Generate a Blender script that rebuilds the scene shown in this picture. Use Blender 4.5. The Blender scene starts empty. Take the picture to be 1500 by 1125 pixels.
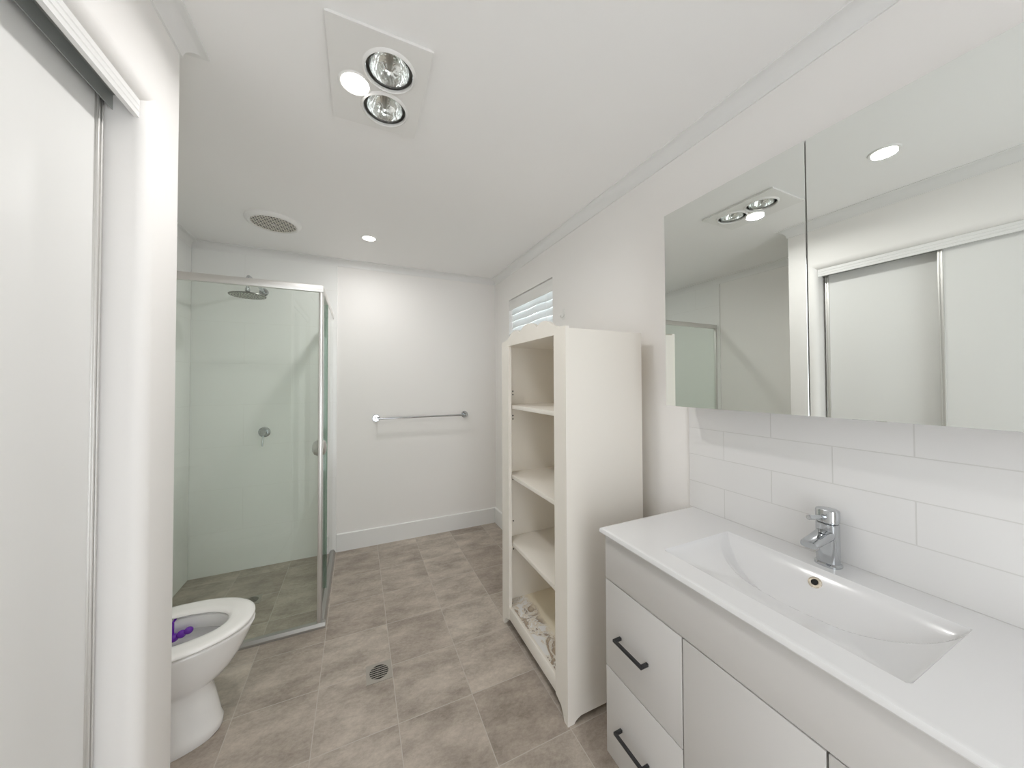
import bpy, bmesh, math, random
from mathutils import Vector, Matrix
random.seed(7)
PI = math.pi
scene = bpy.context.scene
col = scene.collection

# ------------------------------------------------------------------ camera
W, H = 1500.0, 1125.0
FPX, YAW, PITCH, ROLL, CX, CY = 495.784, 0.42864, 0.017155, -0.0037515, 750.89, 550.71
cam_data = bpy.data.cameras.new('camera')
cam = bpy.data.objects.new('camera', cam_data)
col.objects.link(cam)
cam_data.sensor_fit = 'HORIZONTAL'
cam_data.sensor_width = 36.0
cam_data.lens = FPX / W * 36.0
cam_data.shift_x = -(CX - W / 2) / W
cam_data.shift_y = (CY - H / 2) / W
cam_data.clip_start = 0.02
_F = Vector((math.sin(YAW), math.cos(YAW), 0)); _R = Vector((math.cos(YAW), -math.sin(YAW), 0)); _Z = Vector((0, 0, 1))
fwd = _F * math.cos(PITCH) + _Z * math.sin(PITCH)
upv = _Z * math.cos(PITCH) - _F * math.sin(PITCH)
right = _R * math.cos(ROLL) + upv * math.sin(ROLL)
up2 = -_R * math.sin(ROLL) + upv * math.cos(ROLL)
m = Matrix(((right.x, up2.x, -fwd.x, 0), (right.y, up2.y, -fwd.y, 0), (right.z, up2.z, -fwd.z, 1.36), (0, 0, 0, 1)))
cam.matrix_world = m
scene.camera = cam

# ------------------------------------------------------------------ world, exposure
world = bpy.data.worlds.new('overcast_sky')
scene.world = world
world.use_nodes = True
scene.cycles.max_bounces = 16
scene.cycles.diffuse_bounces = 10
scene.cycles.transparent_max_bounces = 24
bg = world.node_tree.nodes['Background']
bg.inputs['Color'].default_value = (0.94, 0.975, 1.0, 1)
bg.inputs['Strength'].default_value = 3.1
vs = scene.view_settings
vs.view_transform = 'Standard'
vs.look = 'None'
vs.exposure = 0.27
vs.gamma = 1.0
vs.use_curve_mapping = False
FAR_W, NEAR_W = 3.9, 0.9          # the two downlights
HEATER_W = 3.7

# ------------------------------------------------------------------ measured room
XR, YF, XW, XL = 1.225, 3.086, -1.075, -0.4714
YB = -0.75
YL = 1.2715            # end of the wardrobe wall
CEIL = 2.3575
COR = 0.052
TILE = 0.012

# ------------------------------------------------------------------ materials
def mat(name, color, rough=0.5, metal=0.0, spec=0.5, coat=0.0, bump=None):
    mt = bpy.data.materials.new(name)
    mt.use_nodes = True
    nt = mt.node_tree
    b = nt.nodes['Principled BSDF']
    b.inputs['Base Color'].default_value = (*color, 1)
    b.inputs['Roughness'].default_value = rough
    b.inputs['Metallic'].default_value = metal
    b.inputs['Specular IOR Level'].default_value = spec
    b.inputs['Coat Weight'].default_value = coat
    if bump:
        sc, st = bump
        tc = nt.nodes.new('ShaderNodeTexCoord')
        n = nt.nodes.new('ShaderNodeTexNoise'); n.inputs['Scale'].default_value = sc; n.inputs['Detail'].default_value = 4
        bp = nt.nodes.new('ShaderNodeBump'); bp.inputs['Strength'].default_value = st; bp.inputs['Distance'].default_value = 0.002
        nt.links.new(tc.outputs['Object'], n.inputs['Vector'])
        nt.links.new(n.outputs['Fac'], bp.inputs['Height'])
        nt.links.new(bp.outputs['Normal'], b.inputs['Normal'])
    return mt

WALL = mat('wall_paint', (0.875, 0.86, 0.845), 0.55, spec=0.35, bump=(220, 0.05))
CEILM = mat('ceiling_paint', (0.90, 0.895, 0.89), 0.8, spec=0.2, bump=(260, 0.05))
TRIM = mat('gloss_trim', (0.83, 0.83, 0.825), 0.28)
DOORM = mat('wardrobe_door_vinyl', (0.80, 0.80, 0.79), 0.38, bump=(300, 0.03))
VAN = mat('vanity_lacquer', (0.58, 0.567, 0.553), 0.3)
PORC = mat('porcelain', (0.88, 0.875, 0.865), 0.1, coat=0.3)
BASINM = mat('basin_ceramic', (0.745, 0.745, 0.75), 0.16, coat=0.2)
SEATM = mat('seat_plastic', (0.89, 0.88, 0.86), 0.22)
CREAM = mat('cream_foil', (0.82, 0.785, 0.725), 0.42, bump=(120, 0.06))
CREAM_IN = mat('cream_foil_inside', (0.90, 0.835, 0.69), 0.5)
CHROME = mat('chrome', (0.56, 0.58, 0.60), 0.07, metal=1.0)
STEEL = mat('brushed_steel', (0.62, 0.61, 0.59), 0.32, metal=1.0)
ALU = mat('satin_aluminium', (0.74, 0.73, 0.71), 0.38, metal=0.85)
ALUDARK = mat('track_aluminium', (0.42, 0.44, 0.43), 0.45, metal=0.6)
DARKSTEEL = mat('dark_polished_steel', (0.26, 0.26, 0.24), 0.3, metal=1.0)
NOZ = mat('pale_nozzle_rubber', (0.62, 0.62, 0.58), 0.5)
SILL = mat('sill_aluminium', (0.42, 0.41, 0.39), 0.4, metal=0.8)
DRAINM = mat('worn_drain_metal', (0.40, 0.37, 0.33), 0.5, metal=0.4)
BLACK = mat('black_handle', (0.02, 0.02, 0.022), 0.42)
DARK = mat('dark_void', (0.012, 0.012, 0.012), 0.8)
PINHOLE = mat('pin_hole_shade', (0.05, 0.055, 0.05), 0.6)  # near-black, the shade inside the bookcase pin holes put into colour
MIRROR = mat('mirror_silver', (0.83, 0.855, 0.83), 0.0, metal=1.0)
PURPLE = mat('purple_gel', (0.16, 0.02, 0.45), 0.18, coat=0.3)
PLASTIC = mat('white_plastic', (0.83, 0.825, 0.81), 0.32)
VENTG = mat('vent_grille_plastic', (0.72, 0.695, 0.63), 0.5)
WATER = mat('bowl_water', (0.55, 0.56, 0.55), 0.03)
BRASS = mat('overflow_ring', (0.80, 0.72, 0.60), 0.15, metal=0.7)
FRAMEW = mat('window_frame_paint', (0.82, 0.82, 0.81), 0.4)

def emit(name, color, strength):
    mt = bpy.data.materials.new(name); mt.use_nodes = True
    nt = mt.node_tree; nt.nodes.clear()
    e = nt.nodes.new('ShaderNodeEmission'); e.inputs['Color'].default_value = (*color, 1); e.inputs['Strength'].default_value = strength
    o = nt.nodes.new('ShaderNodeOutputMaterial'); nt.links.new(e.outputs[0], o.inputs[0])
    return mt
LED = emit('led_lens', (1.0, 0.97, 0.9), 9.0)

def glass(name, tint, f0=0.04, refl=1.0):
    mt = bpy.data.materials.new(name); mt.use_nodes = True
    nt = mt.node_tree; nt.nodes.clear()
    t = nt.nodes.new('ShaderNodeBsdfTransparent'); t.inputs['Color'].default_value = (*tint, 1)
    g = nt.nodes.new('ShaderNodeBsdfGlossy'); g.inputs['Roughness'].default_value = 0.0
    g.inputs['Color'].default_value = (refl, refl, refl, 1)
    ge = nt.nodes.new('ShaderNodeNewGeometry')
    dt = nt.nodes.new('ShaderNodeVectorMath'); dt.operation = 'DOT_PRODUCT'
    nt.links.new(ge.outputs['Incoming'], dt.inputs[0]); nt.links.new(ge.outputs['Normal'], dt.inputs[1])
    def mth(op, x, y=None):
        n = nt.nodes.new('ShaderNodeMath'); n.operation = op
        for i, q in enumerate((x, y)):
            if q is None: continue
            if isinstance(q, (int, float)): n.inputs[i].default_value = q
            else: nt.links.new(q, n.inputs[i])
        return n.outputs[0]
    ab = mth('ABSOLUTE', dt.outputs['Value'])
    pw = mth('POWER', mth('SUBTRACT', 1.0, ab), 5.0)
    fr = mth('ADD', mth('MULTIPLY', pw, 1.0 - f0), f0)
    mx = nt.nodes.new('ShaderNodeMixShader'); o = nt.nodes.new('ShaderNodeOutputMaterial')
    nt.links.new(fr, mx.inputs[0]); nt.links.new(t.outputs[0], mx.inputs[1]); nt.links.new(g.outputs[0], mx.inputs[2])
    nt.links.new(mx.outputs[0], o.inputs[0])
    return mt
SCREEN = glass('shower_glass', (0.962, 0.985, 0.965), 0.032)
SEALG = glass('green_glass_edge', (0.80, 0.90, 0.85), 0.03)
CLEAR = glass('clear_glass', (0.97, 0.98, 0.975), 0.04)
PANE = glass('window_glass', (0.95, 0.97, 0.96), 0.03)

def tiled(name, c1, c2, mortar_col, bw, rh, off, mortar, axes, origin, rough=0.2, cloud=None, bump=0.25, coat=0.0):
    """Procedural tiles: axes picks which object axes run along the courses."""
    mt = bpy.data.materials.new(name); mt.use_nodes = True
    nt = mt.node_tree; b = nt.nodes['Principled BSDF']
    b.inputs['Roughness'].default_value = rough
    b.inputs['Coat Weight'].default_value = coat
    tc = nt.nodes.new('ShaderNodeTexCoord'); sp = nt.nodes.new('ShaderNodeSeparateXYZ'); cb = nt.nodes.new('ShaderNodeCombineXYZ')
    nt.links.new(tc.outputs['Object'], sp.inputs[0])
    for i, ax in enumerate(axes):
        a = nt.nodes.new('ShaderNodeMath'); a.operation = 'SUBTRACT'
        nt.links.new(sp.outputs['XYZ'.index(ax)], a.inputs[0]); a.inputs[1].default_value = origin[i]
        nt.links.new(a.outputs[0], cb.inputs[i])
    br = nt.nodes.new('ShaderNodeTexBrick')
    br.offset = off; br.offset_frequency = 2; br.squash = 1.0
    br.inputs['Scale'].default_value = 1.0
    br.inputs['Brick Width'].default_value = bw; br.inputs['Row Height'].default_value = rh
    br.inputs['Mortar Size'].default_value = mortar; br.inputs['Mortar Smooth'].default_value = 0.15
    br.inputs['Color1'].default_value = (*c1, 1); br.inputs['Color2'].default_value = (*c2, 1); br.inputs['Mortar'].default_value = (*mortar_col, 1)
    nt.links.new(cb.outputs[0], br.inputs['Vector'])
    src = br.outputs['Color']
    if cloud:
        def noise(scale, detail, rough_, vec, stretch):
            mp = nt.nodes.new('ShaderNodeMapping'); mp.inputs['Scale'].default_value = stretch
            mp.inputs['Rotation'].default_value = (0, 0, 0.35)
            n = nt.nodes.new('ShaderNodeTexNoise'); n.inputs['Scale'].default_value = scale; n.inputs['Detail'].default_value = detail; n.inputs['Roughness'].default_value = rough_
            nt.links.new(vec, mp.inputs['Vector']); nt.links.new(mp.outputs[0], n.inputs['Vector'])
            return n
        # shift the clouds from tile to tile so that each tile is its own
        wn = nt.nodes.new('ShaderNodeTexWhiteNoise'); wn.noise_dimensions = '2D'
        fl = nt.nodes.new('ShaderNodeVectorMath'); fl.operation = 'SCALE'; fl.inputs['Scale'].default_value = 1.0 / bw
        fl2 = nt.nodes.new('ShaderNodeVectorMath'); fl2.operation = 'FLOOR'
        nt.links.new(cb.outputs[0], fl.inputs[0]); nt.links.new(fl.outputs[0], fl2.inputs[0]); nt.links.new(fl2.outputs[0], wn.inputs['Vector'])
        sc = nt.nodes.new('ShaderNodeVectorMath'); sc.operation = 'SCALE'; sc.inputs['Scale'].default_value = 3.0
        nt.links.new(wn.outputs['Color'], sc.inputs[0])
        ad = nt.nodes.new('ShaderNodeVectorMath'); ad.operation = 'ADD'
        nt.links.new(cb.outputs[0], ad.inputs[0]); nt.links.new(sc.outputs[0], ad.inputs[1])
        n1 = noise(5.0, 6, 0.6, ad.outputs[0], (1.0, 1.9, 1)); n2 = noise(55, 6, 0.75, ad.outputs[0], (1.0, 1.5, 1))
        rp = nt.nodes.new('ShaderNodeValToRGB'); cr = rp.color_ramp
        cr.elements[0].position = 0.34; cr.elements[0].color = (0.56, 0.525, 0.49, 1)
        cr.elements[1].position = 0.66; cr.elements[1].color = (1.38, 1.36, 1.32, 1)
        mxn = nt.nodes.new('ShaderNodeMix'); mxn.data_type = 'FLOAT'; mxn.inputs[0].default_value = 0.36
        nt.links.new(n1.outputs['Fac'], mxn.inputs[2]); nt.links.new(n2.outputs['Fac'], mxn.inputs[3])
        nt.links.new(mxn.outputs[0], rp.inputs['Fac'])
        mul = nt.nodes.new('ShaderNodeMix'); mul.data_type = 'RGBA'; mul.blend_type = 'MULTIPLY'; mul.inputs[0].default_value = cloud
        nt.links.new(src, mul.inputs[6]); nt.links.new(rp.outputs['Color'], mul.inputs[7])
        # grout keeps its own colour
        mg = nt.nodes.new('ShaderNodeMix'); mg.data_type = 'RGBA'
        nt.links.new(br.outputs['Fac'], mg.inputs[0]); nt.links.new(mul.outputs[2], mg.inputs[6]); mg.inputs[7].default_value = (*mortar_col, 1)
        src = mg.outputs[2]
    nt.links.new(src, b.inputs['Base Color'])
    bp = nt.nodes.new('ShaderNodeBump'); bp.invert = True; bp.inputs['Strength'].default_value = bump; bp.inputs['Distance'].default_value = 0.002
    nt.links.new(br.outputs['Fac'], bp.inputs['Height']); nt.links.new(bp.outputs['Normal'], b.inputs['Normal'])
    return mt
TP = 0.30545
FLOORM = tiled('floor_tiles', (0.375, 0.327, 0.287), (0.475, 0.428, 0.38), (0.50, 0.46, 0.415), TP, TP, 0.0, 0.0016, 'XY', (-0.1531 - 12 * TP, 2.0489 - 12 * TP), 0.42, cloud=0.9, bump=0.15)
SPLASHM = tiled('splashback_tiles', (0.745, 0.74, 0.735), (0.755, 0.75, 0.745), (0.65, 0.645, 0.63), 0.311, 0.1051, 0.5, 0.0014, 'YZ', (0.652 - 0.311 * 5, 0.86 - 0.1051 * 4), 0.13, bump=0.5)
SHWALL_B = tiled('shower_tiles_back', (0.87, 0.875, 0.865), (0.875, 0.88, 0.87), (0.81, 0.81, 0.79), 0.60, 0.30, 0.5, 0.0011, 'XZ', (-0.76 - 1.8, -0.6), 0.1, bump=0.3)
SHWALL_L = tiled('shower_tiles_left', (0.87, 0.875, 0.865), (0.875, 0.88, 0.87), (0.81, 0.81, 0.79), 0.60, 0.30, 0.5, 0.0011, 'YZ', (0.0, -0.6), 0.1, bump=0.3)

def fluted_metal():
    mt = mat('fluted_reflector', (0.86, 0.87, 0.86), 0.12, metal=1.0)
    nt = mt.node_tree; b = nt.nodes['Principled BSDF']
    tc = nt.nodes.new('ShaderNodeTexCoord'); n = nt.nodes.new('ShaderNodeTexVoronoi'); n.inputs['Scale'].default_value = 55
    bp = nt.nodes.new('ShaderNodeBump'); bp.inputs['Strength'].default_value = 0.45; bp.inputs['Distance'].default_value = 0.004
    nt.links.new(tc.outputs['Object'], n.inputs['Vector']); nt.links.new(n.outputs['Distance'], bp.inputs['Height']); nt.links.new(bp.outputs['Normal'], b.inputs['Normal'])
    return mt
FLUTED = fluted_metal()

def peeling():
    mt = mat('peeling_shelf_base', (0.8, 0.76, 0.66), 0.55)
    nt = mt.node_tree; b = nt.nodes['Principled BSDF']
    tc = nt.nodes.new('ShaderNodeTexCoord')
    n = nt.nodes.new('ShaderNodeTexNoise'); n.inputs['Scale'].default_value = 11; n.inputs['Detail'].default_value = 7; n.inputs['Roughness'].default_value = 0.62; n.inputs['Distortion'].default_value = 1.1
    r = nt.nodes.new('ShaderNodeValToRGB'); cr = r.color_ramp
    cr.elements[0].position = 0.36; cr.elements[0].color = (0.72, 0.66, 0.54, 1)
    cr.elements[1].position = 0.62; cr.elements[1].color = (0.84, 0.84, 0.84, 1)
    for pos, c in ((0.44, (0.44, 0.35, 0.26)), (0.48, (0.36, 0.30, 0.25)), (0.50, (0.83, 0.82, 0.80)), (0.55, (0.70, 0.62, 0.50)), (0.565, (0.84, 0.84, 0.83))):
        e = cr.elements.new(pos); e.color = (*c, 1)
    # the damage sits along the front edge of the base panel
    sp = nt.nodes.new('ShaderNodeSeparateXYZ'); nt.links.new(tc.outputs['Object'], sp.inputs[0])
    mr = nt.nodes.new('ShaderNodeMapRange'); mr.inputs['From Min'].default_value = 0.19; mr.inputs['From Max'].default_value = 0.235
    wob = nt.nodes.new('ShaderNodeMath'); wob.operation = 'MULTIPLY_ADD'; wob.inputs[1].default_value = 0.18
    n2 = nt.nodes.new('ShaderNodeTexNoise'); n2.inputs['Scale'].default_value = 7; n2.inputs['Detail'].default_value = 4
    nt.links.new(tc.outputs['Object'], n2.inputs['Vector']); nt.links.new(n2.outputs['Fac'], wob.inputs[0]); nt.links.new(sp.outputs['X'], wob.inputs[2])
    nt.links.new(wob.outputs[0], mr.inputs['Value'])
    mx = nt.nodes.new('ShaderNodeMix'); mx.data_type = 'RGBA'; mx.inputs[7].default_value = (0.90, 0.835, 0.69, 1)
    nt.links.new(tc.outputs['Object'], n.inputs['Vector']); nt.links.new(n.outputs['Fac'], r.inputs['Fac'])
    nt.links.new(mr.outputs[0], mx.inputs[0]); nt.links.new(r.outputs['Color'], mx.inputs[6]); nt.links.new(mx.outputs[2], b.inputs['Base Color'])
    return mt
PEEL = peeling()

def slat_material():
    mt = bpy.data.materials.new('blind_slat_vinyl'); mt.use_nodes = True
    nt = mt.node_tree; b = nt.nodes['Principled BSDF']; b.inputs['Base Color'].default_value = (0.86, 0.87, 0.87, 1); b.inputs['Roughness'].default_value = 0.4
    t = nt.nodes.new('ShaderNodeBsdfTranslucent'); t.inputs['Color'].default_value = (0.85, 0.88, 0.9, 1)
    mx = nt.nodes.new('ShaderNodeMixShader'); mx.inputs[0].default_value = 0.25
    o = nt.nodes['Material Output']
    nt.links.new(b.outputs[0], mx.inputs[1]); nt.links.new(t.outputs[0], mx.inputs[2]); nt.links.new(mx.outputs[0], o.inputs[0])
    return mt
SLAT = slat_material()

# ------------------------------------------------------------------ mesh helpers
class MB:
    def __init__(self): self.bm = bmesh.new()
    def box(self, x0, x1, y0, y1, z0, z1, bev=0.0, seg=2):
        vs_ = [self.bm.verts.new(p) for p in ((x0, y0, z0), (x1, y0, z0), (x1, y1, z0), (x0, y1, z0), (x0, y0, z1), (x1, y0, z1), (x1, y1, z1), (x0, y1, z1))]
        fs = [self.bm.faces.new([vs_[i] for i in q]) for q in ((3, 2, 1, 0), (4, 5, 6, 7), (0, 1, 5, 4), (1, 2, 6, 5), (2, 3, 7, 6), (3, 0, 4, 7))]
        if bev:
            es = list({e for f in fs for e in f.edges})
            bmesh.ops.bevel(self.bm, geom=es, offset=bev, segments=seg, profile=0.5, affect='EDGES')
        return self
    def prism(self, pts, axis, a, b):
        """Extrude a 2-D outline along an axis from a to b (any simple polygon)."""
        def P(u, v, w):
            return {'X': (w, u, v), 'Y': (u, w, v), 'Z': (u, v, w)}[axis]
        lo = [self.bm.verts.new(P(u, v, a)) for u, v in pts]; hi = [self.bm.verts.new(P(u, v, b)) for u, v in pts]
        n = len(pts)
        self.bm.faces.new(lo[::-1]); self.bm.faces.new(hi)
        for i in range(n):
            self.bm.faces.new((lo[i], lo[(i + 1) % n], hi[(i + 1) % n], hi[i]))
        return self
    def lathe(self, prof, origin, axis=(0, 0, 1), seg=40, close=False):
        """prof: list of (radius, height along axis)."""
        ax = Vector(axis).normalized(); q = Vector((0, 0, 1)).rotation_difference(ax); o = Vector(origin)
        rings = []
        for r, h in prof:
            if r < 1e-6:
                rings.append([self.bm.verts.new(o + q @ Vector((0, 0, h)))])
            else:
                rings.append([self.bm.verts.new(o + q @ Vector((r * math.cos(2 * PI * k / seg), r * math.sin(2 * PI * k / seg), h))) for k in range(seg)])
        pairs = list(zip(rings, rings[1:]))
        if close: pairs.append((rings[-1], rings[0]))
        for A, B in pairs:
            for k in range(seg):
                k2 = (k + 1) % seg
                if len(A) == 1 and len(B) == 1: continue
                if len(A) == 1: self.bm.faces.new((A[0], B[k2], B[k]))
                elif len(B) == 1: self.bm.faces.new((A[k], A[k2], B[0]))
                else: self.bm.faces.new((A[k], A[k2], B[k2], B[k]))
        return self
    def cyl(self, origin, axis, r, length, seg=32, bev=0.0):
        if bev:
            pr = [(0, 0), (r - bev, 0), (r - bev * 0.3, bev * 0.3), (r, bev), (r, length - bev), (r - bev * 0.3, length - bev * 0.3), (r - bev, length), (0, length)]
        else:
            pr = [(0, 0), (r, 0), (r, length), (0, length)]
        return self.lathe(pr, origin, axis, seg)
    def tube(self, pts, r, seg=14, caps=True):
        P = [Vector(p) for p in pts]; n = len(P); rad = r if isinstance(r, (list, tuple)) else [r] * n
        d0 = (P[1] - P[0]).normalized()
        ref = Vector((0, 0, 1)) if abs(d0.z) < 0.9 else Vector((1, 0, 0))
        rings = []; N = None
        for i in range(n):
            d = (P[min(i + 1, n - 1)] - P[max(i - 1, 0)]).normalized()
            N = (ref - d * ref.dot(d)).normalized() if N is None else (N - d * N.dot(d)).normalized()
            B = d.cross(N)
            rings.append([self.bm.verts.new(P[i] + (N * math.cos(2 * PI * k / seg) + B * math.sin(2 * PI * k / seg)) * rad[i]) for k in range(seg)])
        for A, Bq in zip(rings, rings[1:]):
            for k in range(seg):
                self.bm.faces.new((A[k], A[(k + 1) % seg], Bq[(k + 1) % seg], Bq[k]))
        if caps:
            self.bm.faces.new(rings[0][::-1]); self.bm.faces.new(rings[-1])
        return self
    def loft(self, rings, cap0=True, cap1=True, closed=False):
        R = [[self.bm.verts.new(p) for p in ring] for ring in rings]; n = len(R[0])
        pairs = list(zip(R, R[1:]))
        if closed: pairs.append((R[-1], R[0]))
        for A, B in pairs:
            for k in range(n):
                self.bm.faces.new((A[k], A[(k + 1) % n], B[(k + 1) % n], B[k]))
        if not closed:
            if cap0: self.bm.faces.new(R[0][::-1])
            if cap1: self.bm.faces.new(R[-1])
        return self
    def sphere(self, c, r, scale=(1, 1, 1), seg=20):
        mtx = Matrix.Translation(c) @ Matrix.Diagonal((r * scale[0], r * scale[1], r * scale[2], 1))
        bmesh.ops.create_uvsphere(self.bm, u_segments=seg, v_segments=seg // 2, radius=1.0, matrix=mtx)
        return self
    def holed_plate(self, outer, holes, z0, z1):
        """Flat plate in XY with round holes [(cx, cy, r)], from z0 up to z1."""
        loops = [outer] + [[(cx + r * math.cos(2 * PI * k / 40), cy + r * math.sin(2 * PI * k / 40)) for k in range(40)] for cx, cy, r in holes]
        sides = []
        for z in (z0, z1):
            edges = []; rings = []
            for lp in loops:
                v = [self.bm.verts.new((x, y, z)) for x, y in lp]
                edges += [self.bm.edges.new((v[i], v[(i + 1) % len(v)])) for i in range(len(v))]
                rings.append(v)
            bmesh.ops.triangle_fill(self.bm, use_beauty=True, use_dissolve=False, edges=edges, normal=(0, 0, 1))
            sides.append(rings)
        for A, B in zip(*sides):
            for i in range(len(A)):
                j = (i + 1) % len(A); self.bm.faces.new((A[i], A[j], B[j], B[i]))
        return self
    def build(self, name, material, parent=None, smooth=35, kind=None):
        bmesh.ops.recalc_face_normals(self.bm, faces=self.bm.faces[:])
        off = Vector((0, 0, 0)); q = parent
        while q is not None:
            off += q.location; q = q.parent
        if parent is None and name.split('.')[0] not in ():
            pass
        for v in self.bm.verts: v.co -= off
        me = bpy.data.meshes.new(name); self.bm.to_mesh(me); self.bm.free()
        if smooth:
            for p in me.polygons: p.use_smooth = True
            me.set_sharp_from_angle(angle=math.radians(smooth))
        ob = bpy.data.objects.new(name, me); col.objects.link(ob)
        ob.data.materials.append(material)
        if parent: ob.parent = parent
        if kind: ob['kind'] = kind
        return ob

def tag(o, label, cat, group=None):
    o['label'] = label; o['category'] = cat
    if group: o['group'] = group
    return o
def thing(name, loc, label, cat, group=None):
    o = bpy.data.objects.new(name, None); o.empty_display_size = 0.05; o.location = loc; col.objects.link(o)
    return tag(o, label, cat, group)
def frame_thing(name, loc):
    o = bpy.data.objects.new(name, None); o.empty_display_size = 0.05; o.location = loc; col.objects.link(o); o['kind'] = 'structure'
    return o
S = 'structure'

# ------------------------------------------------------------------ shell
MB().box(XW - 0.15, XR + 0.15, YB - 0.15, YF + 0.15, -0.08, 0).build('floor', FLOORM, kind=S, smooth=0)
# ceiling, cut out above the heater unit
HX0, HX1, HY0, HY1 = -0.085, 0.203, 1.003, 1.395
hx0, hx1, hy0, hy1 = HX0 + 0.02, HX1 - 0.02, HY0 + 0.02, HY1 - 0.02
c = MB()
c.box(XW - 0.15, hx0, YB - 0.15, YF + 0.15, CEIL, CEIL + 0.1); c.box(hx1, XR + 0.15, YB - 0.15, YF + 0.15, CEIL, CEIL + 0.1)
c.box(hx0, hx1, YB - 0.15, hy0, CEIL, CEIL + 0.1); c.box(hx0, hx1, hy1, YF + 0.15, CEIL, CEIL + 0.1)
c.build('ceiling', CEILM, kind=S, smooth=0)
MB().box(XW - 0.15, XR + 0.15, YF, YF + 0.15, 0, CEIL).build('wall_back', WALL, kind=S, smooth=0)
# right wall with the high window
WY0, WY1, WZ0, WZ1 = 2.009, 2.754, 1.52, 2.088
w = MB()
w.box(XR, XR + 0.15, YB, WY0, 0, CEIL); w.box(XR, XR + 0.15, WY1, YF, 0, CEIL)
w.box(XR, XR + 0.15, WY0, WY1, 0, WZ0); w.box(XR, XR + 0.15, WY0, WY1, WZ1, CEIL)
w.build('wall_right', WALL, kind=S, smooth=0)
MB().box(XW - 0.15, XW, YL - 0.11, YF, 0, CEIL).build('wall_left', WALL, kind=S, smooth=0)
# unseen wall behind the camera; its doorway is added to let in daylight
w = MB()
w.box(XL - 0.7, -0.14, YB - 0.12, YB, 0, CEIL); w.box(0.70, XR + 0.15, YB - 0.12, YB, 0, CEIL); w.box(-0.14, 0.70, YB - 0.12, YB, 2.05, CEIL)
w.build('wall_front', WALL, kind=S, smooth=0)
# wardrobe wall: bullnosed opening; header; end return
YT, YO, R_ = 1.1225, 0.13, 0.03
ZH = 2.053
XJ = -0.60
def bullnose(n=8):
    # plan outline of the pier between the opening and the wall end
    pts = [(XJ, YT)]
    for k in range(n + 1):
        a = -PI / 2 + (PI / 2) * k / n
        pts.append((XL - R_ + R_ * math.cos(a), YT + R_ + R_ * math.sin(a)))
    rc = 0.0006
    for k in range(4):
        a = (PI / 2) * k / 3
        pts.append((XL - rc + rc * math.cos(a), YL - rc + rc * math.sin(a)))
    pts += [(XW, YL), (XW, YL - 0.09), (XJ, YL - 0.09)]
    return pts
MB().prism(bullnose(), 'Z', 0, ZH + R_).box(XW, XL, YL - 0.09, YL, ZH + R_, CEIL).build('wall_closet_end', WALL, kind=S, smooth=40)
hp = [(XJ, ZH)]
for k in range(9):
    a = -PI / 2 + (PI / 2) * k / 8
    hp.append((XL - R_ + R_ * math.cos(a), ZH + R_ + R_ * math.sin(a)))
hp += [(XJ, ZH + R_)]
MB().prism(hp, 'Y', YO, YT + R_ + 0.01).box(XJ, XL, YO, YL - 0.09, ZH + R_, CEIL).build('wall_closet_header', WALL, kind=S, smooth=40)
MB().box(XJ, XL, YB, YO, 0, CEIL).build('wall_closet_near', WALL, kind=S, smooth=0)
MB().box(XW, XJ - 0.02, YB, YB + 0.02, 0, CEIL).box(XW, XW + 0.02, YB + 0.02, YL - 0.09, 0, CEIL).build('wall_closet_inside', WALL, kind=S, smooth=0)

# cove cornice swept round the room with mitred corners
def sweep_closed(path, prof):
    n = len(path); P = [Vector((x, y)) for x, y in path]; rings = []
    for i in range(n):
        d1 = (P[i] - P[i - 1]).normalized(); d2 = (P[(i + 1) % n] - P[i]).normalized()
        n1 = Vector((-d1.y, d1.x)); n2 = Vector((-d2.y, d2.x)); k = (n1 + n2) / (1 + n1.dot(n2))
        rings.append([(P[i].x + k.x * d, P[i].y + k.y * d, CEIL + z) for d, z in prof])
    return rings
prof = [(0, 0), (0, -COR), (0.005, -COR)]
for k in range(11):
    a = PI - (PI / 2) * k / 10
    prof.append((COR + 0.0465 * math.cos(a) , -COR + 0.0465 * math.sin(a)))
prof += [(COR, -0.004), (COR, 0)]
path = [(XR, YB), (XR, YF), (XW, YF), (XW, YL), (XL, YL), (XL, YB)]
MB().loft(sweep_closed(path, prof), closed=True).build('trim_1', TRIM, kind=S, smooth=30)

# baseboards
bt, bh = 0.015, 0.1413
def board(p0, p1, fx):
    return [(0, 0), (fx, 0), (fx, bh - 0.004), (fx * 0.6, bh), (0, bh)]
b_ = MB(); b_.prism([(YF, 0), (YF - bt, 0), (YF - bt, bh - 0.004), (YF - bt + 0.004, bh), (YF, bh)], 'X', -0.152, XR); b_.build('baseboard_back', TRIM, kind=S, smooth=0)
b_ = MB(); b_.prism([(XR, 0), (XR - bt, 0), (XR - bt, bh - 0.004), (XR - bt + 0.004, bh), (XR, bh)], 'Y', 0.96, YF - bt); b_.build('baseboard_right', TRIM, kind=S, smooth=0)

# tiled shower walls and vanity splashback
MB().box(XW + TILE, -0.154, YF - TILE, YF, 0, CEIL - COR, 0.0015).build('wall_shower_back', SHWALL_B, kind=S, smooth=0)
MB().box(XW, XW + TILE, 2.145, YF, 0, CEIL - COR, 0.0015).build('wall_shower_left', SHWALL_L, kind=S, smooth=0)
MB().box(XR - 0.010, XR, YB + 0.0, 0.95, 0.842, 1.40, 0.001).build('wall_splashback', SPLASHM, kind=S, smooth=0)

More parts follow.
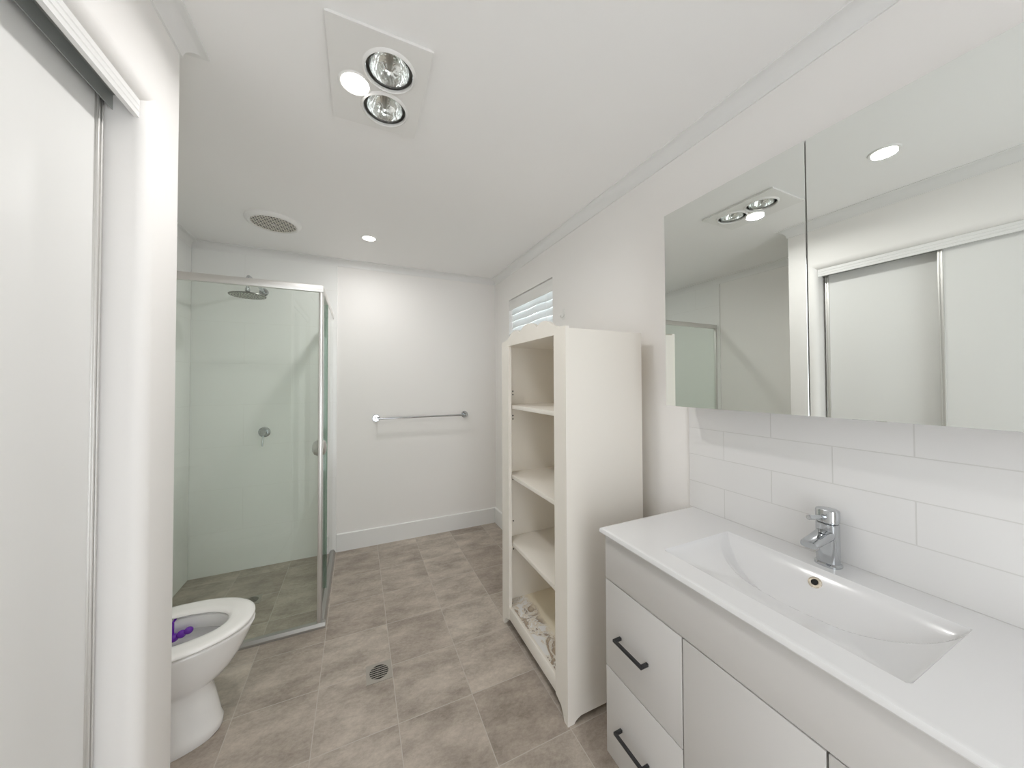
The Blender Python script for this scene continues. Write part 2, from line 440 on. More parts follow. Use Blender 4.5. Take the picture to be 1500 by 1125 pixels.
# ------------------------------------------------------------------ wardrobe doors and track
def sliding_door(name, y0, y1, xface, ztop):
    d = frame_thing(name, (xface - 0.014, (y0 + y1) / 2, 0))
    MB().box(xface - 0.022, xface - 0.004, y0 + 0.017, y1 - 0.017, 0.012, ztop).build('door_panel', DOORM, d, 0)
    for a, b in ((y0, y0 + 0.019), (y1 - 0.019, y1)):
        s = MB()
        # fluted stile: two small rounds with a groove between
        s.box(xface - 0.026, xface - 0.001, a, b, 0.008, ztop, 0.0015)
        s.box(xface - 0.002, xface + 0.003, a + 0.001, a + 0.007, 0.008, ztop, 0.0012); s.box(xface - 0.002, xface + 0.003, b - 0.007, b - 0.001, 0.008, ztop, 0.0012)
        s.build('stile', ALU, d)
    return d
sliding_door('door_1', 0.60, 1.113, -0.548, 2.047)
sliding_door('door_2', YO + 0.006, 0.648, -0.5065, 2.03)
t = frame_thing('trim_2', (-0.52, (YO + YT) / 2, 2.01))
f = MB(); f.prism([(-0.499, 2.009), (-0.489, 2.009), (-0.489, 2.021), (-0.4875, 2.024), (-0.489, 2.027), (-0.489, 2.036), (-0.4875, 2.039), (-0.489, 2.042), (-0.489, ZH), (-0.499, ZH)], 'Y', YO, YT); f.build('track_fascia', TRIM, t, 25)
f = MB(); f.box(-0.5375, -0.5355, YO, YT, 2.014, 2.05).box(-0.5375, -0.499, YO, YT, 2.05, ZH).box(-0.60, -0.5375, YO, YT, 2.0505, ZH); f.build('track_channel', ALUDARK, t, 0)
MB().box(-0.585, -0.495, YO, YT, 0, 0.006, 0.001).build('trim_3', ALU, kind=S, smooth=0)

# ------------------------------------------------------------------ window and blind
wn = frame_thing('window_1', (XR + 0.1, (WY0 + WY1) / 2, WZ0))
fr = MB(); fx0, fx1 = XR + 0.085, XR + 0.125
fr.box(fx0, fx1, WY0, WY0 + 0.035, WZ0, WZ1).box(fx0, fx1, WY1 - 0.035, WY1, WZ0, WZ1).box(fx0, fx1, WY0 + 0.035, WY1 - 0.035, WZ0, WZ0 + 0.035).box(fx0, fx1, WY0 + 0.035, WY1 - 0.035, WZ1 - 0.035, WZ1)
fr.box(fx0 + 0.005, fx1 - 0.005, 2.36, 2.40, WZ0 + 0.035, WZ1 - 0.035)
fr.build('window_frame', FRAMEW, wn, 0)
MB().box(fx0 + 0.017, fx0 + 0.022, WY0 + 0.03, WY1 - 0.03, WZ0 + 0.03, WZ1 - 0.03).build('window_pane', PANE, wn, 0)
bl = thing('window_blind', (XR + 0.045, (WY0 + WY1) / 2, WZ0), 'white slatted venetian blind filling the small high window above the cream bookcase', 'blind')
v = MB(); v.box(XR + 0.004, XR + 0.014, WY0 + 0.006, WY1 - 0.006, WZ1 - 0.093, WZ1 - 0.008, 0.003); v.box(XR + 0.014, XR + 0.05, WY0 + 0.01, WY1 - 0.01, WZ1 - 0.055, WZ1 - 0.008); v.build('valance', PLASTIC, bl)
s = MB(); pitch = 0.0585; z = WZ1 - 0.106
ny = 24; i = 0
while z > WZ0 + 0.03:
    rings = []; ph = random.uniform(0, 6)
    for k in range(ny + 1):
        y = WY0 + 0.012 + (WY1 - WY0 - 0.017) * k / ny
        sag = 0.0035 * math.sin(y * 17.0 + 0.6 + ph * 0.12) ; tl = 0.0315 + 0.002 * math.sin(y * 9 + ph)
        ang = math.radians(77 + 4 * math.sin(y * 8 + ph))
        cx, cz = XR + 0.034, z + sag
        dx, dz = math.cos(ang) * tl, math.sin(ang) * tl
        nx, nz = -math.sin(ang) * 0.0014, math.cos(ang) * 0.0014
        rings.append([(cx - dx + nx, y, cz + dz * 1.0 + nz) if False else (cx + dx + nx, y, cz + dz + nz), (cx + nx * 2.2, y, cz + nz * 2.2), (cx - dx + nx, y, cz - dz + nz), (cx - dx - nx, y, cz - dz - nz), (cx, y, cz), (cx + dx - nx, y, cz + dz - nz)])
    s.loft(rings); z -= pitch; i += 1
s.build('slats', SLAT, bl, 40)
for y in (WY0 + 0.10, WY1 - 0.06): MB().tube([(XR + 0.006, y, WZ1 - 0.08), (XR + 0.006, y, WZ0 + 0.03)], 0.0012, 6).build('ladder_cord', PLASTIC, bl)
MB().box(XR + 0.02, XR + 0.05, WY0 + 0.01, WY1 - 0.01, WZ0 + 0.006, WZ0 + 0.022, 0.003).build('bottom_rail', PLASTIC, bl)

# clear adhesive hook on the wall beside the window
hk = thing('wall_hook', (XR, 1.868, 1.785), 'small clear plastic adhesive hook on the wall above the bookcase', 'hook')
MB().box(XR - 0.004, XR, 1.855, 1.881, 1.765, 1.835, 0.002).build('backplate', CLEAR, hk)
MB().tube([(XR - 0.004, 1.868, 1.80), (XR - 0.012, 1.868, 1.785), (XR - 0.016, 1.868, 1.778), (XR - 0.024, 1.868, 1.78), (XR - 0.028, 1.868, 1.79)], 0.0045, 10).build('hook_tip', PLASTIC, hk)

# ------------------------------------------------------------------ cream bookcase
BX0, BX1, BY0, BY1 = 0.756, 1.160, 1.143, 1.803
bc = thing('bookcase', ((BX0 + BX1) / 2, (BY0 + BY1) / 2, 0), 'tall cream open bookcase with scalloped top standing beside the white vanity', 'bookcase')
cy = (BY0 + BY1) / 2; hw = (BY1 - BY0) / 2; ow = 0.239   # half width and opening half width
def side_outline():
    # (x, z) outline of a side panel with a shallow cut between the feet
    return [(BX0 + 0.018, 0), (BX0 + 0.03, 0), (BX0 + 0.036, 0.009), (BX0 + 0.05, 0.017), (BX0 + 0.064, 0.0225), (BX1 - 0.064, 0.0225), (BX1 - 0.05, 0.017), (BX1 - 0.036, 0.009), (BX1 - 0.03, 0), (BX1, 0), (BX1, 1.577), (BX0 + 0.018, 1.577)]
for y0 in (BY0, BY1 - 0.018):
    MB().prism(side_outline(), 'Y', y0, y0 + 0.018).build('side_panel', CREAM, bc, 0)
def stile_outline(sgn):
    o, i = cy + sgn * hw, cy + sgn * ow
    return [(o, 0), (o - sgn * 0.026, 0), (o - sgn * 0.032, 0.018), (o - sgn * 0.05, 0.045), (i, 0.06), (i, 1.557), (o, 1.557)]
for sgn in (-1, 1):
    MB().prism(stile_outline(sgn), 'X', BX0, BX0 + 0.018).build('front_stile', CREAM, bc, 0)
# scalloped apron
half = [(0.0, 1.644), (0.022, 1.643), (0.045, 1.639), (0.064, 1.631), (0.080, 1.621), (0.0905, 1.613), (0.101, 1.621), (0.118, 1.628), (0.140, 1.632), (0.160, 1.632), (0.182, 1.627), (0.205, 1.617), (0.225, 1.606), (0.245, 1.597), (0.270, 1.590), (0.300, 1.586), (hw, 1.585)]
top = [(cy - a, z) for a, z in half[::-1]] + [(cy + a, z) for a, z in half[1:]]
MB().prism([(BY0, 1.557), (BY1, 1.557)] + top[::-1], 'X', BX0, BX0 + 0.018).build('scalloped_apron', CREAM, bc, 0)
MB().box(BX0 + 0.002, BX0 + 0.018, cy - ow, cy + ow, 0.062, 0.127, 0.0015).build('bottom_rail', CREAM, bc)
MB().box(BX0 + 0.018, BX1 - 0.004, BY0 + 0.018, BY1 - 0.018, 1.558, 1.575).build('top_panel', CREAM, bc, 0)
MB().box(BX1 - 0.008, BX1 - 0.003, BY0 + 0.018, BY1 - 0.018, 0.06, 1.557).build('back_panel', CREAM_IN, bc, 0)
for zt in (1.230, 0.843, 0.476):
    MB().box(BX0 + 0.022, BX1 - 0.009, BY0 + 0.0185, BY1 - 0.0185, zt - 0.02, zt, 0.001).build('shelf', CREAM, bc)
base = MB().box(BX0 + 0.019, BX1 - 0.009, BY0 + 0.0185, BY1 - 0.0185, 0.10, 0.118).build('base_panel', PEEL, bc, 0)
base['label'] = 'bottom panel with its foil peeling in white and brown patches'
# move the base panel's own origin to its front corner so the damage follows the front edge
for vtx in base.data.vertices: vtx.co -= Vector((BX0 - bc.location.x, BY0 - bc.location.y, 0))
base.location = (BX0 - bc.location.x, BY0 - bc.location.y, 0)
for z in (1.305, 1.285, 1.165, 1.145, 0.80, 0.56, 0.43, 0.40):
    MB().cyl((BX0 + 0.06, BY1 - 0.0185, z), (0, -1, 0), 0.004 if z != 0.80 else 0.006, 0.002, 10).build('pin_hole_disc', PINHOLE, bc)  # small dark discs painted in for the shaded pin holes

# ------------------------------------------------------------------ vanity
VX, VY1, VY0 = 0.775, 0.935, 0.045
vn = thing('vanity_cabinet', ((VX + 1.21) / 2, (VY0 + VY1) / 2, 0), 'white bathroom vanity cabinet with drawers and black handles under the basin top', 'vanity')
t_ = 0.016
body = MB()
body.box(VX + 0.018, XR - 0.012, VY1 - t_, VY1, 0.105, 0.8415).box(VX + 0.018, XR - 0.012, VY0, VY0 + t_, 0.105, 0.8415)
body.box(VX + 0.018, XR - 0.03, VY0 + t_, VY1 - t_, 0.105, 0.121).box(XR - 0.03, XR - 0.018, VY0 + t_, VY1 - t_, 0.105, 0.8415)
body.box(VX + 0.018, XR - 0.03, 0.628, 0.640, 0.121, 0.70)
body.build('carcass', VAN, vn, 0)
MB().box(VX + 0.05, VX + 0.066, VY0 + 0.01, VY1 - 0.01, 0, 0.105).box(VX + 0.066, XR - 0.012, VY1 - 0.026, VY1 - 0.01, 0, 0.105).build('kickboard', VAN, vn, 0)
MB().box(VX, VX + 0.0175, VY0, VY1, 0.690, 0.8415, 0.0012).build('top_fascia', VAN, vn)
def handle(parent, a, b, vertical=False, yc=None):
    h = MB(); x0, x1 = VX - 0.030, VX
    w_ = 0.0045
    if not vertical:
        z = yc
        h.box(x0, x0 + 0.009, a, b, z - w_, z + w_, 0.0012); h.box(x0 + 0.004, x1, a, a + 0.009, z - w_, z + w_, 0.0012); h.box(x0 + 0.004, x1, b - 0.009, b, z - w_, z + w_, 0.0012)
    else:
        y = yc
        h.box(x0, x0 + 0.009, y - w_, y + w_, a, b, 0.0012); h.box(x0 + 0.004, x1, y - w_, y + w_, a, a + 0.009, 0.0012); h.box(x0 + 0.004, x1, y - w_, y + w_, b - 0.009, b, 0.0012)
    o = h.build('handle', BLACK, parent); o['label'] = 'black bar handle'
    return o
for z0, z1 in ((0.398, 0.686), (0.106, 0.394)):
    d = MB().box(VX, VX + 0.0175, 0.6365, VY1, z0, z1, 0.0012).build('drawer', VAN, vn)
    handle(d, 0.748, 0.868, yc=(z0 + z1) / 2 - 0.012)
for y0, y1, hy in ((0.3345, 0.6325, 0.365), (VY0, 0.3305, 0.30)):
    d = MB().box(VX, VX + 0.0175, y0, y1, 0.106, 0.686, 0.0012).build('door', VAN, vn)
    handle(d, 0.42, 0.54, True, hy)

# basin top: one ceramic slab with a recessed bowl
SX0, SX1, SY0, SY1, SZ, ST = 0.755, XR - 0.0105, 0.038, 0.942, 0.860, 0.018
RX0, RX1, RY0, RY1 = 0.826, 1.121, 0.242, 0.737
EC = (RX1, (RY0 + RY1) / 2); EA, EB = (RY1 - RY0) / 2 - 0.003, 0.172
def softmin(a, k=0.006):
    mn = min(a); return mn - k * math.log(sum(math.exp(-(q - mn) / k) for q in a))
def basin_depth(x, y):
    if not (RX0 < x < RX1 and RY0 < y < RY1): return 0.0
    e = softmin((x - RX0, y - RY0, RY1 - y)); e = max(e, 0)
    eb = RX1 - x
    out = 0.006 * (1 - math.exp(-e / 0.004)) + 0.046 * (1 - math.exp(-e / 0.075))
    r = math.hypot((x - EC[0]) / EB, (y - EC[1]) / EA)
    if r < 1: out += 0.052 * (1 - r ** 2.2) ** 0.9 + 0.02 * (1 - r)
    back = 0.13 * (1 - math.exp(-eb / 0.10)) + 0.004 * (1 - math.exp(-eb / 0.004))
    return min(out, back)
def lin(a, b, n): return [a + (b - a) * k / n for k in range(n + 1)]
xs = sorted(set([round(q, 5) for q in [SX0, SX0 + 0.002, SX0 + 0.006] + lin(SX0 + 0.012, RX0 - 0.001, 6) + lin(RX0, RX1, 92) + lin(RX1 + 0.002, SX1, 10)]))
ys = sorted(set([round(q, 5) for q in [SY0, SY0 + 0.002, SY0 + 0.006] + lin(SY0 + 0.01, RY0 - 0.001, 12) + lin(RY0, RY1, 160) + lin(RY1 + 0.001, SY1 - 0.01, 12) + [SY1 - 0.006, SY1 - 0.002, SY1]]))
bs = MB(); g = []
for x in xs:
    row = []
    for y in ys:
        ed = min(x - SX0, y - SY0, SY1 - y)
        rnd = 0.0 if ed >= 0.006 else (0.006 - math.sqrt(max(0, 0.006 ** 2 - (0.006 - ed) ** 2)))
        row.append(bs.bm.verts.new((x, y, SZ - basin_depth(x, y) - rnd)))
    g.append(row)
for i in range(len(xs) - 1):
    for j in range(len(ys) - 1):
        bs.bm.faces.new((g[i][j], g[i + 1][j], g[i + 1][j + 1], g[i][j + 1]))
ring = [g[i][0] for i in range(len(xs))] + [g[-1][j] for j in range(1, len(ys))] + [g[i][-1] for i in range(len(xs) - 2, -1, -1)] + [g[0][j] for j in range(len(ys) - 2, 0, -1)]
def inset(vv, d, z):
    x = min(max(vv.co.x, SX0 + d), SX1); y = min(max(vv.co.y, SY0 + d), SY1 - d); return bs.bm.verts.new((x, y, z))
r1 = [bs.bm.verts.new((vv.co.x, vv.co.y, SZ - ST + 0.004)) for vv in ring]
r2 = [inset(vv, 0.003, SZ - ST) for vv in ring]
r3 = [inset(vv, 0.03, SZ - ST) for vv in ring]
for A, B in ((ring, r1), (r1, r2), (r2, r3)):
    for k in range(len(ring)):
        k2 = (k + 1) % len(ring)
        try: bs.bm.faces.new((A[k], A[k2], B[k2], B[k]))
        except ValueError: pass
bmesh.ops.remove_doubles(bs.bm, verts=bs.bm.verts[:], dist=1e-6)
bt_ = thing('washbasin', ((SX0 + SX1) / 2, (SY0 + SY1) / 2, SZ - ST), 'glossy white moulded basin top with curved bowl lying on the vanity cabinet', 'basin')
bs.build('basin', BASINM, bt_, 28)
# overflow ring on the bowl's rear slope
ox, oy = RX1 - 0.024, 0.489
oz = SZ - basin_depth(ox, oy); sl = (basin_depth(ox - 0.004, oy) - basin_depth(ox + 0.004, oy)) / 0.008
nrm = Vector((-sl, 0, 1)).normalized()
oc = Vector((ox, oy, oz))
MB().lathe([(0.008, 0.0005), (0.008, 0.003), (0.0105, 0.0042), (0.014, 0.003), (0.0155, -0.002)], oc, nrm, 32).build('overflow_ring', BRASS, bt_)['label'] = 'brassy chrome overflow ring'
MB().lathe([(0, 0.0012), (0.0082, 0.0012), (0.0082, -0.002), (0, -0.002)], oc, nrm, 24).build('overflow_hole', DARK, bt_)

# basin mixer tap
tx, ty = 1.168, 0.490
tp = thing('basin_tap', (tx, ty, SZ), 'chrome mixer tap standing at the rear of the white basin', 'tap')
def oval(z, a, b, cx=tx, n=36, p=2.5):
    o = []
    for k in range(n):
        th = 2 * PI * k / n; c_, s_ = math.cos(th), math.sin(th)
        o.append((cx + a * math.copysign(abs(c_) ** (2 / p), c_), ty + b * math.copysign(abs(s_) ** (2 / p), s_), z))
    return o
TA, TB = 0.021, 0.0245
MB().loft([oval(SZ, TA + 0.005, TB + 0.004), oval(SZ + 0.005, TA + 0.005, TB + 0.004), oval(SZ + 0.007, TA + 0.003, TB + 0.002), oval(SZ + 0.009, TA, TB), oval(SZ + 0.111, TA, TB), oval(SZ + 0.113, TA - 0.002, TB - 0.002)]).build('tap_body', CHROME, tp)
MB().loft([oval(SZ + 0.1125, TA - 0.0025, TB - 0.0025), oval(SZ + 0.1155, TA - 0.0025, TB - 0.0025)]).build('groove_ring', DARK, tp)
MB().loft([oval(SZ + 0.115, TA - 0.001, TB - 0.001), oval(SZ + 0.117, TA + 0.0005, TB + 0.0005), oval(SZ + 0.146, TA + 0.0005, TB + 0.0005), oval(SZ + 0.149, TA - 0.001, TB - 0.001), oval(SZ + 0.1505, TA - 0.006, TB - 0.006)]).build('tap_cap', CHROME, tp)
MB().tube([(tx - TA + 0.004, ty, SZ + 0.131), (tx - TA - 0.010, ty, SZ + 0.133), (tx - 0.093, ty, SZ + 0.142), (tx - 0.095, ty, SZ + 0.1422)], [0.0075, 0.0052, 0.0062, 0.005], 18).build('lever', CHROME, tp)
def spring(x, zc, w_, h_, n=24, p=3.0):
    o = []
    for k in range(n):
        th = 2 * PI * k / n; c_, s_ = math.cos(th), math.sin(th)
        o.append((x, ty + w_ * math.copysign(abs(c_) ** (2 / p), c_), zc + h_ * math.copysign(abs(s_) ** (2 / p), s_)))
    return o
sp = MB(); sp.loft([spring(tx - 0.012, SZ + 0.083, 0.0205, 0.015), spring(tx - 0.03, SZ + 0.081, 0.0195, 0.0135), spring(tx - 0.06, SZ + 0.077, 0.019, 0.011), spring(tx - 0.092, SZ + 0.073, 0.019, 0.009), spring(tx - 0.098, SZ + 0.072, 0.018, 0.008)]); sp.build('spout', CHROME, tp)
MB().box(tx - 0.090, tx - 0.070, ty - 0.012, ty + 0.012, SZ + 0.057, SZ + 0.068, 0.003).build('aerator', STEEL, tp)

# ------------------------------------------------------------------ mirror cabinet
MX, MY1, MY0, MZ0, MZ1, MJ = 1.0643, 0.9276, 0.030, 1.2674, 1.9915, 0.479
mc = thing('mirror_cabinet', ((MX + XR) / 2, (MY0 + MY1) / 2, MZ0), 'wide wall cabinet with two frameless mirror doors hung above the vanity', 'mirror cabinet')
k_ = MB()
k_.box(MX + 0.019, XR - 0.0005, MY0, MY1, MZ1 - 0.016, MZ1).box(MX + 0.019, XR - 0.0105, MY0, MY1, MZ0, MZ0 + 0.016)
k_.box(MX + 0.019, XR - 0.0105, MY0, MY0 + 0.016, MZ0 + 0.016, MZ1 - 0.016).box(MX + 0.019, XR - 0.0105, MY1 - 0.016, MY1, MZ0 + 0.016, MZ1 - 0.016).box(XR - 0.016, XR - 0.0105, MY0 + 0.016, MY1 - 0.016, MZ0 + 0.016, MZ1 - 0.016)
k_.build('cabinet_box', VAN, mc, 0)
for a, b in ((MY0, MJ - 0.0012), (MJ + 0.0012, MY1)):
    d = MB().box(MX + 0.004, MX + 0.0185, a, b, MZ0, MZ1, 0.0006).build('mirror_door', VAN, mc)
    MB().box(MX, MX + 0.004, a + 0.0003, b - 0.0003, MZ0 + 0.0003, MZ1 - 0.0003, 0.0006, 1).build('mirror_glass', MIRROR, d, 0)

# ------------------------------------------------------------------ shower screen
SYF, SXC = 2.171, -0.178            # front plane, corner
sh = thing('shower_screen', (-0.6, 2.6, 0), 'glass corner shower screen with aluminium frame enclosing the tiled shower', 'shower screen')
g0, g1 = 0.028, 1.876
xw = XW + TILE
MB().box(xw + 0.004, SXC - 0.018, SYF + 0.010, SYF + 0.016, g0, g1).build('front_glass', SCREEN, sh, 0)
MB().box(xw, SXC, SYF, SYF + 0.026, 1.869, 1.908, 0.002).build('front_head_rail', ALU, sh)
MB().box(SXC - 0.026, SXC, SYF + 0.026, YF - TILE, 1.869, 1.908, 0.002).build('side_head_rail', ALU, sh)
sl_ = MB(); sl_.prism([(SYF - 0.008, 0.0), (SYF - 0.008, 0.012), (SYF, 0.027), (SYF + 0.02, 0.03), (SYF + 0.03, 0.0)], 'X', xw, SXC + 0.018); sl_.build('front_sill', SILL, sh, 20)
sl_ = MB(); sl_.prism([(SXC + 0.018, 0.0), (SXC + 0.018, 0.010), (SXC + 0.008, 0.025), (SXC - 0.012, 0.028), (SXC - 0.03, 0.0)], 'Y', SYF + 0.03, YF - TILE); sl_.build('side_sill', SILL, sh, 20)
po = MB(); po.box(SXC - 0.023, SXC - 0.004, SYF + 0.003, SYF + 0.022, 0.026, 1.869, 0.003); po.box(SXC - 0.003, SXC + 0.0, SYF + 0.006, SYF + 0.022, 0.026, 1.869, 0.001); po.build('corner_post', ALU, sh)
MB().box(xw, xw + 0.018, SYF + 0.003, SYF + 0.023, 0.026, 1.869, 0.002).build('wall_channel', ALU, sh)
MB().box(SXC - 0.024, SXC - 0.004, YF - TILE - 0.020, YF - TILE, 0.026, 1.869, 0.002).build('wall_channel', ALU, sh)
MB().box(SXC - 0.009, SXC - 0.003, 2.53, YF - TILE - 0.008, g0, g1).build('fixed_side_glass', SCREEN, sh, 0)
dr = MB().box(SXC - 0.024, SXC - 0.018, SYF + 0.030, 2.80, g0, 1.872).build('sliding_glass_door', SCREEN, sh, 0)
MB().box(SXC - 0.0245, SXC - 0.0175, 2.794, 2.802, g0, 1.872).build('door_edge_seal', SEALG, dr, 0)
MB().box(SXC - 0.026, SXC - 0.025, SYF + 0.024, SYF + 0.034, g0, 1.872).build('magnetic_strip', PLASTIC, dr, 0)
MB().box(SXC - 0.018, SXC - 0.002, 2.524, 2.531, g0, g1).build('glass_edge_seal', SEALG, sh, 0)
kn = MB(); kc = (SXC - 0.021, SYF + 0.066, 0.985)
kn.lathe([(0, 0.036), (0.022, 0.0345), (0.037, 0.027), (0.044, 0.014), (0.045, 0.006), (0.038, 0.0035), (0, 0.0035)], kc, (1, 0, 0), 36)
kn.lathe([(0, 0.036), (0.022, 0.0345), (0.037, 0.027), (0.044, 0.014), (0.045, 0.006), (0.038, 0.0035), (0, 0.0035)], kc, (-1, 0, 0), 36)
kn.build('door_knob', STEEL, dr)['label'] = 'round satin metal knob'

# ------------------------------------------------------------------ shower fittings
yw = YF - TILE
hx_, hyy, hz = -0.656, 2.715, 1.928
shh = thing('rain_shower', (hx_, yw, 2.04), 'round chrome rain shower head on a wall arm inside the shower', 'shower head')
MB().lathe([(0, 0), (0.03, 0), (0.03, 0.004), (0.024, 0.012), (0, 0.013)], (hx_ + 0.012, yw, 2.038), (0, -1, 0), 32).build('wall_flange', CHROME, shh)
arm = [(hx_ + 0.012, yw - 0.01, 2.038), (hx_ + 0.008, 2.95, 2.050), (hx_ + 0.002, 2.78, 2.058)]
for k in range(7):
    a = PI / 2 * k / 6
    arm.append((hx_, hyy + 0.03 - 0.03 * math.sin(a), 2.029 + 0.03 * math.cos(a)))
arm.append((hx_, hyy, 1.972))
MB().tube(arm, 0.0105, 18).build('shower_arm', CHROME, shh)
MB().lathe([(0.0, 0.047), (0.014, 0.047), (0.014, 0.030), (0.011, 0.028), (0.017, 0.022), (0.017, 0.012), (0.03, 0.009), (0.03, 0.0)], (hx_, hyy, hz), (0, 0, 1), 28).build('swivel_joint', CHROME, shh)
MB().lathe([(0, 0.006), (0.095, 0.006), (0.0995, 0.003), (0.100, 0.0), (0.0985, -0.0025), (0, -0.0025)], (hx_, hyy, hz), (0, 0, 1), 56).build('rain_plate', DARKSTEEL, shh)
nz = MB()
for rr, cnt in ((0.015, 6), (0.03, 12), (0.045, 18), (0.06, 24), (0.075, 30), (0.088, 34)):
    for k in range(cnt):
        a = 2 * PI * (k + 0.5 * (cnt % 4)) / cnt
        nz.lathe([(0.0036, -0.002), (0.0028, -0.0055), (0, -0.0055)], (hx_ + rr * math.cos(a), hyy + rr * math.sin(a), hz), (0, 0, 1), 8)
nz.build('nozzles', NOZ, shh)

sm = thing('shower_mixer', (-0.633, yw, 0.99), 'round chrome shower mixer with lever on the tiled wall below the shower head', 'shower mixer')
MB().lathe([(0, 0), (0.038, 0), (0.038, 0.004), (0.034, 0.008), (0.026, 0.009), (0, 0.009)], (-0.633, yw, 0.992), (0, -1, 0), 36).build('cover_plate', CHROME, sm)
MB().lathe([(0, 0.009), (0.024, 0.009), (0.024, 0.046), (0.021, 0.050), (0, 0.050)], (-0.633, yw, 0.992), (0, -1, 0), 32).build('mixer_body', CHROME, sm)
MB().tube([(-0.633, yw - 0.036, 0.972), (-0.634, yw - 0.040, 0.950), (-0.637, yw - 0.048, 0.893)], [0.006, 0.0045, 0.005], 14).build('lever', CHROME, sm)

# towel rail
tr = thing('towel_rail', (0.525, YF, 1.057), 'single chrome towel rail fixed to the plain rear wall', 'towel rail')
for x in (0.140, 0.911):
    fl = MB().lathe([(0, 0), (0.031, 0), (0.031, 0.004), (0.027, 0.008), (0, 0.009)], (x, YF, 1.057), (0, -1, 0), 36).build('flange', CHROME, tr)
    MB().lathe([(0, 0.008), (0.012, 0.008), (0.0115, 0.05), (0.013, 0.055), (0.013, 0.068), (0.010, 0.071), (0, 0.071)], (x, YF, 1.057), (0, -1, 0), 24).build('bracket_post', CHROME, fl)
MB().cyl((0.138, YF - 0.060, 1.057), (1, 0, 0), 0.0075, 0.775, 20).build('rail_bar', CHROME, tr)

# ------------------------------------------------------------------ floor wastes
def drain(x, y, s, label, group):
    d = thing('floor_drain', (x, y, 0), label, 'floor drain', group)
    MB().holed_plate([(x - s, y - s), (x + s, y - s), (x + s, y + s), (x - s, y + s)], [(x, y, s * 0.80)], 0.0, 0.0022).build('surround', DRAINM, d, 0)
    gr = MB(); rr = s * 0.80
    gr.lathe([(rr, 0.0008), (rr, 0.0026), (rr * 0.93, 0.0028), (rr * 0.93, 0.0008)], (x, y, 0), (0, 0, 1), 40, close=True)
    n = 7; pt = 1.86 * rr / n
    for k in range(1, n):
        yy = -0.93 * rr + pt * k; w2 = pt * 0.17
        hl = math.sqrt(max(0, (rr * 0.95) ** 2 - yy ** 2))
        gr.box(x - hl, x + hl, y + yy - w2, y + yy + w2, 0.0009, 0.0026)
    gr.build('grate', DRAINM, d, 0)
    MB().lathe([(0, 0.0006), (rr, 0.0006), (rr, 0.0001), (0, 0.0001)], (x, y, 0), (0, 0, 1), 32).build('drain_hole', DARK, d, 0)
drain(0.095, 1.728, 0.056, 'round slotted metal floor drain in the middle of the tiled bathroom floor', 'floor drains')
drain(-0.60, 2.622, 0.050, 'slotted metal floor drain inside the glass shower', 'floor drains')

# ------------------------------------------------------------------ toilet
TY = 1.725
def egg(z, xb, xf, hwid, n=48, sq=2.25, k=0.42):
    """Egg outline pointing to +x: back at xb, tip at xf."""
    xm = xb + (xf - xb) * k; o = []
    for i in range(n):
        th = 2 * PI * i / n; c_, s_ = math.cos(th), math.sin(th)
        p = 2.0 if c_ > 0 else sq + 0.7
        rx = (xf - xm) if c_ > 0 else (xm - xb)
        o.append((xm + rx * math.copysign(abs(c_) ** (2 / p), c_), TY + hwid * math.copysign(abs(s_) ** (2 / (2.15 if c_ > 0 else p)), s_), z))
    return o
to = thing('toilet', (-0.70, TY, 0), 'white toilet with its lid raised beside the shower screen', 'toilet')
rings = [egg(0.0, -1.00, -0.492, 0.112), egg(0.012, -1.00, -0.484, 0.115), egg(0.04, -1.00, -0.482, 0.116), egg(0.06, -1.00, -0.490, 0.113), egg(0.10, -1.00, -0.497, 0.108), egg(0.15, -1.00, -0.508, 0.102), egg(0.19, -1.00, -0.519, 0.100),
         egg(0.205, -1.00, -0.508, 0.105), egg(0.225, -1.00, -0.478, 0.121), egg(0.26, -1.00, -0.449, 0.140), egg(0.30, -1.00, -0.424, 0.157), egg(0.34, -1.00, -0.405, 0.170), egg(0.375, -1.00, -0.390, 0.182), egg(0.390, -1.00, -0.383, 0.1875), egg(0.395, -1.00, -0.383, 0.1875), egg(0.399, -1.00, -0.388, 0.183),
         egg(0.399, -0.79, -0.466, 0.112), egg(0.394, -0.785, -0.469, 0.108), egg(0.352, -0.785, -0.469, 0.108), egg(0.346, -0.787, -0.466, 0.111), egg(0.343, -0.80, -0.448, 0.128), egg(0.336, -0.80, -0.444, 0.131), egg(0.30, -0.78, -0.470, 0.116), egg(0.26, -0.76, -0.525, 0.086), egg(0.22, -0.74, -0.575, 0.058), egg(0.17, -0.72, -0.60, 0.045)]
MB().loft(rings).build('bowl', PORC, to, 60)
MB().loft([egg(0.232, -0.745, -0.563, 0.064), egg(0.233, -0.744, -0.564, 0.063)]).build('water', WATER, to, 0)
def ring_profile():
    out = []
    for z, do, di in ((0.4035, 0.004, 0.003), (0.4085, 0.0, 0.0), (0.416, 0.0005, 0.0), (0.4205, 0.004, 0.004), (0.4225, 0.011, 0.012)):
        out.append((z, do))
    return out
outer = lambda z, d: egg(z, -0.83 + d, -0.384 - d, 0.184 - d, k=0.44)
inner = lambda z, d: egg(z, -0.765 - d, -0.470 + d, 0.100 + d, k=0.42)
seat_r = [outer(0.4065, 0.009), outer(0.4085, 0.002), outer(0.412, 0.0), outer(0.417, 0.001), outer(0.421, 0.006), outer(0.4235, 0.018), outer(0.4235, 0.03), inner(0.4225, 0.03), inner(0.421, 0.012), inner(0.416, 0.003), inner(0.411, 0.0), inner(0.4075, 0.002), inner(0.4055, 0.006)]
MB().loft(seat_r, closed=True).build('seat', SEATM, to, 50)
for a in (-0.10, 0.05): MB().box(-0.868, -0.84, TY + a, TY + a + 0.05, 0.395, 0.425, 0.004).build('hinge', SEATM, to)
lid = []
